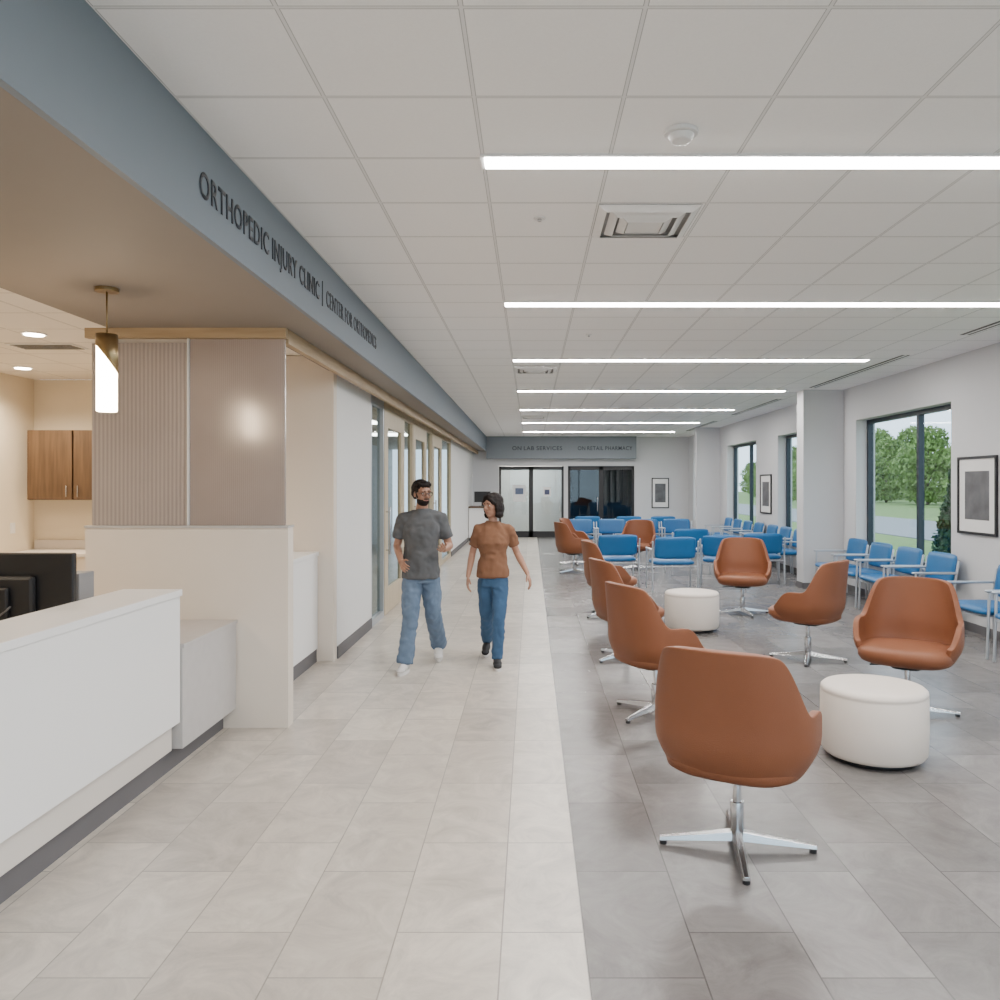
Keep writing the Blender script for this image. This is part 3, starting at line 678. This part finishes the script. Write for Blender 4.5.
def person(loc,P,label):
    t=thing('person',loc,label,'person')
    sk=P['skin']; g=P['k']
    V=Vector
    hd=V(P['head']); HM=Matrix.Translation(hd)@Euler((P['pitch'],P['roll'],P['yaw'])).to_matrix().to_4x4()@Matrix.Scale(P['hs'],4)
    bm=bmesh.new()
    ellip(bm,(0,.014,.025),(.072,.092,.092),HM); ellip(bm,(0,-.016,-.045),(.053,.064,.062),HM); ellip(bm,(0,-.050,-.090),(.022,.022,.018),HM)
    def hc(a,b,r0,r1): capsule(bm,HM@V(a),HM@V(b),r0*P['hs'],r1*P['hs'],10,3)
    hc((0,-.076,.016),(0,-.096,-.020),.008,.0125); hc((-.010,-.086,-.024),(.010,-.086,-.024),.008,.008)
    hc((-.020,-.072,-.052),(.020,-.072,-.052),.008,.008); hc((-.016,-.070,-.063),(.016,-.070,-.063),.009,.009)
    hc((-.042,-.070,.030),(.042,-.070,.030),.011,.011)
    for s in (-1,1):
        ellip(bm,(s*.073,.012,-.008),(.009,.018,.029),HM,12); ellip(bm,(s*.040,-.052,-.022),(.022,.020,.024),HM,12)
        ellip(bm,(s*.031,-.064,.016),(.017,.012,.007),HM,12); ellip(bm,(s*.031,-.064,-.004),(.016,.011,.006),HM,12)
    nb=V(P['neck']); capsule(bm,hd+V((0,.025,-.04)),nb+V((0,.01,-.02)),.053*g*P['nk'],.060*g*P['nk'])
    shs=[V(P['shL']),V(P['shR'])]
    for sh in shs: capsule(bm,nb+V((0,.012,-.045)),sh+V((0,0,-.01)),.045*g,.043*g)
    cx,cy=nb.x,nb.y; hp=(V(P['hipL'])+V(P['hipR']))/2
    loft(bm,[(hp.x,hp.y,hp.z-.06,.11*g,.08*g),(hp.x,hp.y,hp.z+.05,.12*g,.085*g),((hp.x+cx)/2,(hp.y+cy)/2,(hp.z+nb.z)/2,.11*g,.07*g),(cx,cy,nb.z-.14,.12*g,.08*g),(cx,cy,nb.z-.06,.08*g,.05*g)])
    for sd in 'LR':
        sh,el,wr=V(P['sh'+sd]),V(P['el'+sd]),V(P['wr'+sd])
        capsule(bm,sh+V((0,0,-.01)),el,.043*g,.037*g); m_=el.lerp(wr,.3); capsule(bm,el,m_,.037*g,.039*g); capsule(bm,m_,wr,.039*g,.025*g)
        hand(bm,wr,P['hd'+sd],P['hn'+sd],P['ht'+sd])
        hi,kn,an=V(P['hip'+sd]),V(P['kn'+sd]),V(P['an'+sd])
        capsule(bm,hi,kn,.065*g,.044*g); capsule(bm,kn,an,.046*g,.034*g)
    remeshed(bm,'body',sk,t,.0055,2)
    bm=bmesh.new(); k=P['bust']; zs=P['hem']; W=P['waist']
    mz=zs*.45+nb.z*.55
    loft(bm,[(hp.x,hp.y,zs,.176*g,.132*g),(hp.x,hp.y,zs+.06,.172*g,.128*g),((hp.x+cx)/2,(hp.y+cy)/2,mz-.06,.154*g*W,.112*g),(cx,cy-.008,nb.z-.20,.172*g,.118*g*k),(cx,cy,nb.z-.12,.172*g,.112*g),(cx,cy+.005,nb.z-.05,.130*g,.086*g),(cx,cy+.008,nb.z-.005,.082*g,.074*g),(cx,cy+.008,nb.z+.008,.074*g,.070*g)],n=2.2)
    for sd in 'LR':
        sh,el=V(P['sh'+sd]),V(P['el'+sd])
        capsule(bm,nb+V((0,.012,-.040)),sh+V((0,0,-.006)),.060*g,.056*g); capsule(bm,nb.lerp(sh,.5)+V((0,0,-.09)),sh+V((0,0,-.03)),.075*g,.054*g)
        e=sh.lerp(el,.70); capsule(bm,sh,sh.lerp(el,.15),.056*g,.057*g); cyl(bm,sh.lerp(el,.05),e,.056*g,.062*g,20)
    remeshed(bm,'shirt',P['shirt'],t,.007,6,P['fold'],.11)
    bm=bmesh.new(); jw=P['jw']
    loft(bm,[(hp.x,hp.y,hp.z-.10,.146*g,.105*g),(hp.x,hp.y,hp.z-.03,.152*g,.108*g),(hp.x,hp.y,hp.z+.07,.138*g,.095*g)],n=2.3)
    for sd in 'LR':
        hi,kn,an=V(P['hip'+sd]),V(P['kn'+sd]),V(P['an'+sd])
        h2=hi.lerp(kn,.12); th=hi.lerp(kn,.35)
        capsule(bm,h2,th,.084*g,.087*g*jw); capsule(bm,th,kn,.087*g*jw,.069*g*jw); cf=kn.lerp(an,.35); capsule(bm,kn,cf,.069*g*jw,.067*g*jw)
        cyl(bm,cf,an+(an-kn).normalized()*.03,.066*g*jw,P['cuff']*g,20)
    remeshed(bm,'jeans',P['jeans'],t,.008,4,P['fold']*.8,.09)
    for sd in 'LR':
        an=V(P['an'+sd]); R=Matrix.Translation(an)@Euler((P['toe'+sd],0,P['ft'+sd])).to_matrix().to_4x4()
        bm=bmesh.new()
        for (c,r) in (((0,.02,-.045),(.037,.05,.05)),((0,-.07,-.055),(.042,.095,.038)),((0,-.145,-.065),(.040,.05,.026))): ellip(bm,c,r,R,16)
        shoe=remeshed(bm,'shoe',P['shoe'],t,.007,2)
        bm=bmesh.new(); out=[]
        for kk in range(24):
            a=2*math.pi*kk/24; out.append((.044*math.cos(a),-.065+.135*math.sin(a)))
        A=[bm.verts.new(R@V((x,y,-.105))) for x,y in out]; B=[bm.verts.new(R@V((x,y,-.080))) for x,y in out]
        bm.faces.new(A); bm.faces.new(B)
        for kk in range(24): bm.faces.new((A[kk],A[(kk+1)%24],B[(kk+1)%24],B[kk]))
        finish(bm,'shoe_sole',P['sole'],shoe)
    for s in (-1,1):
        bm=bmesh.new(); ellip(bm,(s*.031,-.069,.006),(.012,.009,.006),HM,12); e=finish(bm,'eye',EW,t,True)
        bm=bmesh.new(); ellip(bm,(s*.031,-.0765,.006),(.0058,.003,.0055),HM,10); finish(bm,'iris',IR,e,True)
        bm=bmesh.new(); capsule(bm,HM@V((s*.016,-.081,.031)),HM@V((s*.048,-.072,.031)),.004,.003,8,2); finish(bm,'eyebrow',P['hair'],t,True)
    bm=bmesh.new(); capsule(bm,HM@V((-.019,-.079,-.055)),HM@V((0,-.080,-.059)),.0038,.0042,8,2); capsule(bm,HM@V((.019,-.079,-.055)),HM@V((0,-.080,-.059)),.0038,.0042,8,2); finish(bm,'lips',LP,t,True)
    return t,HM
skin1=mat('skin_tan',(.35,.18,.115),.5,noise=.05); skin2=mat('skin_light_brown',(.42,.22,.145),.5,noise=.05)
hair=mat('dark_brown_hair',(.010,.006,.005),.6,spec=.25,noise=.4,nscale=40)
grey=mat('grey_cotton',(.095,.098,.104),.9,noise=.14,nscale=14,bump=.3)
brown=mat('tan_brown_cotton',(.205,.095,.05),.9,noise=.12,nscale=14,bump=.3)
denimL=mat('light_denim',(.125,.18,.265),.9,noise=.25,nscale=9,bump=.3)
denimD=mat('mid_blue_denim',(.04,.095,.185),.9,noise=.3,nscale=9,bump=.3)
wshoe=mat('white_canvas',(.66,.64,.62),.7,noise=.04); bshoe=mat('black_canvas',(.015,.015,.017),.7,noise=.1)
man=dict(skin=skin1,k=1.0,hs=1.0,nk=1.0,jw=1.08,head=(.012,-.03,1.620),pitch=R_(5),roll=0,yaw=R_(38),neck=(0,0,1.465),
 shL=(-.170,0,1.395),shR=(.174,.01,1.395),elL=(-.235,.05,1.13),elR=(.255,.05,1.13),wrL=(-.165,-.16,1.00),wrR=(.225,-.19,1.11),
 hdL=(.35,-.8,-.35),hnL=(.7,.2,-.3),htL=-1, hdR=(.0,-.9,.2),hnR=(-.6,0,.6),htR=1,
 hipL=(-.080,0,.90),hipR=(.080,0,.90),knL=(-.090,-.10,.49),anL=(-.125,-.16,.105),knR=(.100,.06,.50),anR=(.12,.34,.17),
 ftL=R_(-8),ftR=R_(6),toeL=R_(0),toeR=R_(20),shirt=grey,jeans=denimL,cuff=.075,shoe=wshoe,sole=wshoe,hair=hair,hem=.84,bust=1.0,waist=1.0,fold=.015)
t,HM=person((-1.02,7.45,0),man,'person in grey t-shirt, light jeans and white sneakers walking')
bm=bmesh.new(); ellip(bm,(0,.032,.046),(.083,.094,.084),HM); ellip(bm,(0,-.040,.088),(.062,.044,.030),HM); ellip(bm,(0,.055,.0),(.078,.060,.065),HM)
remeshed(bm,'hair',hair,t,.005,3,.008,.02)
bm=bmesh.new(); ellip(bm,(0,-.016,-.066),(.057,.067,.048),HM); ellip(bm,(0,-.054,-.090),(.028,.024,.020),HM)
for s in (-1,1): capsule(bm,HM@Vector((s*.058,-.01,-.03)),HM@Vector((s*.069,.0,.015)),.010,.008)
o=remeshed(bm,'beard',hair,t,.004,2)
bm=bmesh.new(); capsule(bm,HM@Vector((-.022,-.082,-.0425)),HM@Vector((.022,-.082,-.0425)),.005,.005); finish(bm,'moustache',hair,t,True)
bm=bmesh.new()
for s in (-1,1):
    for k in range(16):
        a,b=2*math.pi*k/16,2*math.pi*(k+1)/16
        capsule(bm,HM@Vector((s*.034+.024*math.cos(a),-.092,.006+.019*math.sin(a))),HM@Vector((s*.034+.024*math.cos(b),-.092,.006+.019*math.sin(b))),.0026,.0026,6,1)
    capsule(bm,HM@Vector((s*.058,-.090,.012)),HM@Vector((s*.08,.005,.010)),.0025,.0025,6,1)
capsule(bm,HM@Vector((-.010,-.094,.010)),HM@Vector((.010,-.094,.010)),.0026,.0026,6,1)
finish(bm,'glasses',M['black'],t,True)
woman=dict(skin=skin2,k=.88,hs=.97,nk=.85,jw=1.0,head=(-.01,-.015,1.500),pitch=R_(2),roll=R_(-4),yaw=R_(-42),neck=(0,0,1.350),
 shL=(-.142,0,1.285),shR=(.145,.01,1.285),elL=(-.200,.06,1.05),elR=(.225,.08,1.05),wrL=(-.235,-.03,.84),wrR=(.325,.02,.86),
 hdL=(-.05,-.2,-1),hnL=(.9,.2,0),htL=-1, hdR=(.3,-.2,-.9),hnR=(-.9,.2,-.1),htR=1,
 hipL=(-.072,0,.84),hipR=(.072,0,.84),knL=(-.070,.07,.47),anL=(-.08,.38,.17),knR=(.06,-.11,.46),anR=(.045,-.13,.105),
 ftL=R_(-4),ftR=R_(4),toeL=R_(20),toeR=R_(0),shirt=brown,jeans=denimD,cuff=.062,shoe=bshoe,sole=wshoe,hair=hair,hem=.83,bust=1.12,waist=.9,fold=.012)
t,HM=person((-.36,7.6,0),woman,'person in tan t-shirt and jeans with dark shoulder-length hair')
bm=bmesh.new(); ellip(bm,(0,.032,.044),(.092,.104,.090),HM); ellip(bm,(0,.050,-.02),(.096,.078,.10),HM)
for s in (-1,1): ellip(bm,(s*.080,.016,-.02),(.026,.050,.09),HM); capsule(bm,HM@Vector((s*.015,-.058,.090)),HM@Vector((s*.070,-.045,.03)),.024,.018); ellip(bm,(s*.078,.018,-.085),(.030,.052,.038),HM)
ellip(bm,(0,-.035,.09),(.06,.05,.03),HM)
remeshed(bm,'hair',hair,t,.005,4,.004,.03)

# ------------------------------------------------------------ world
w=bpy.data.worlds.new('world'); S.world=w; w.use_nodes=True
nt=w.node_tree; bg=nt.nodes['Background']; bg.inputs[0].default_value=(.74,.86,1,1); bg.inputs[1].default_value=3.2
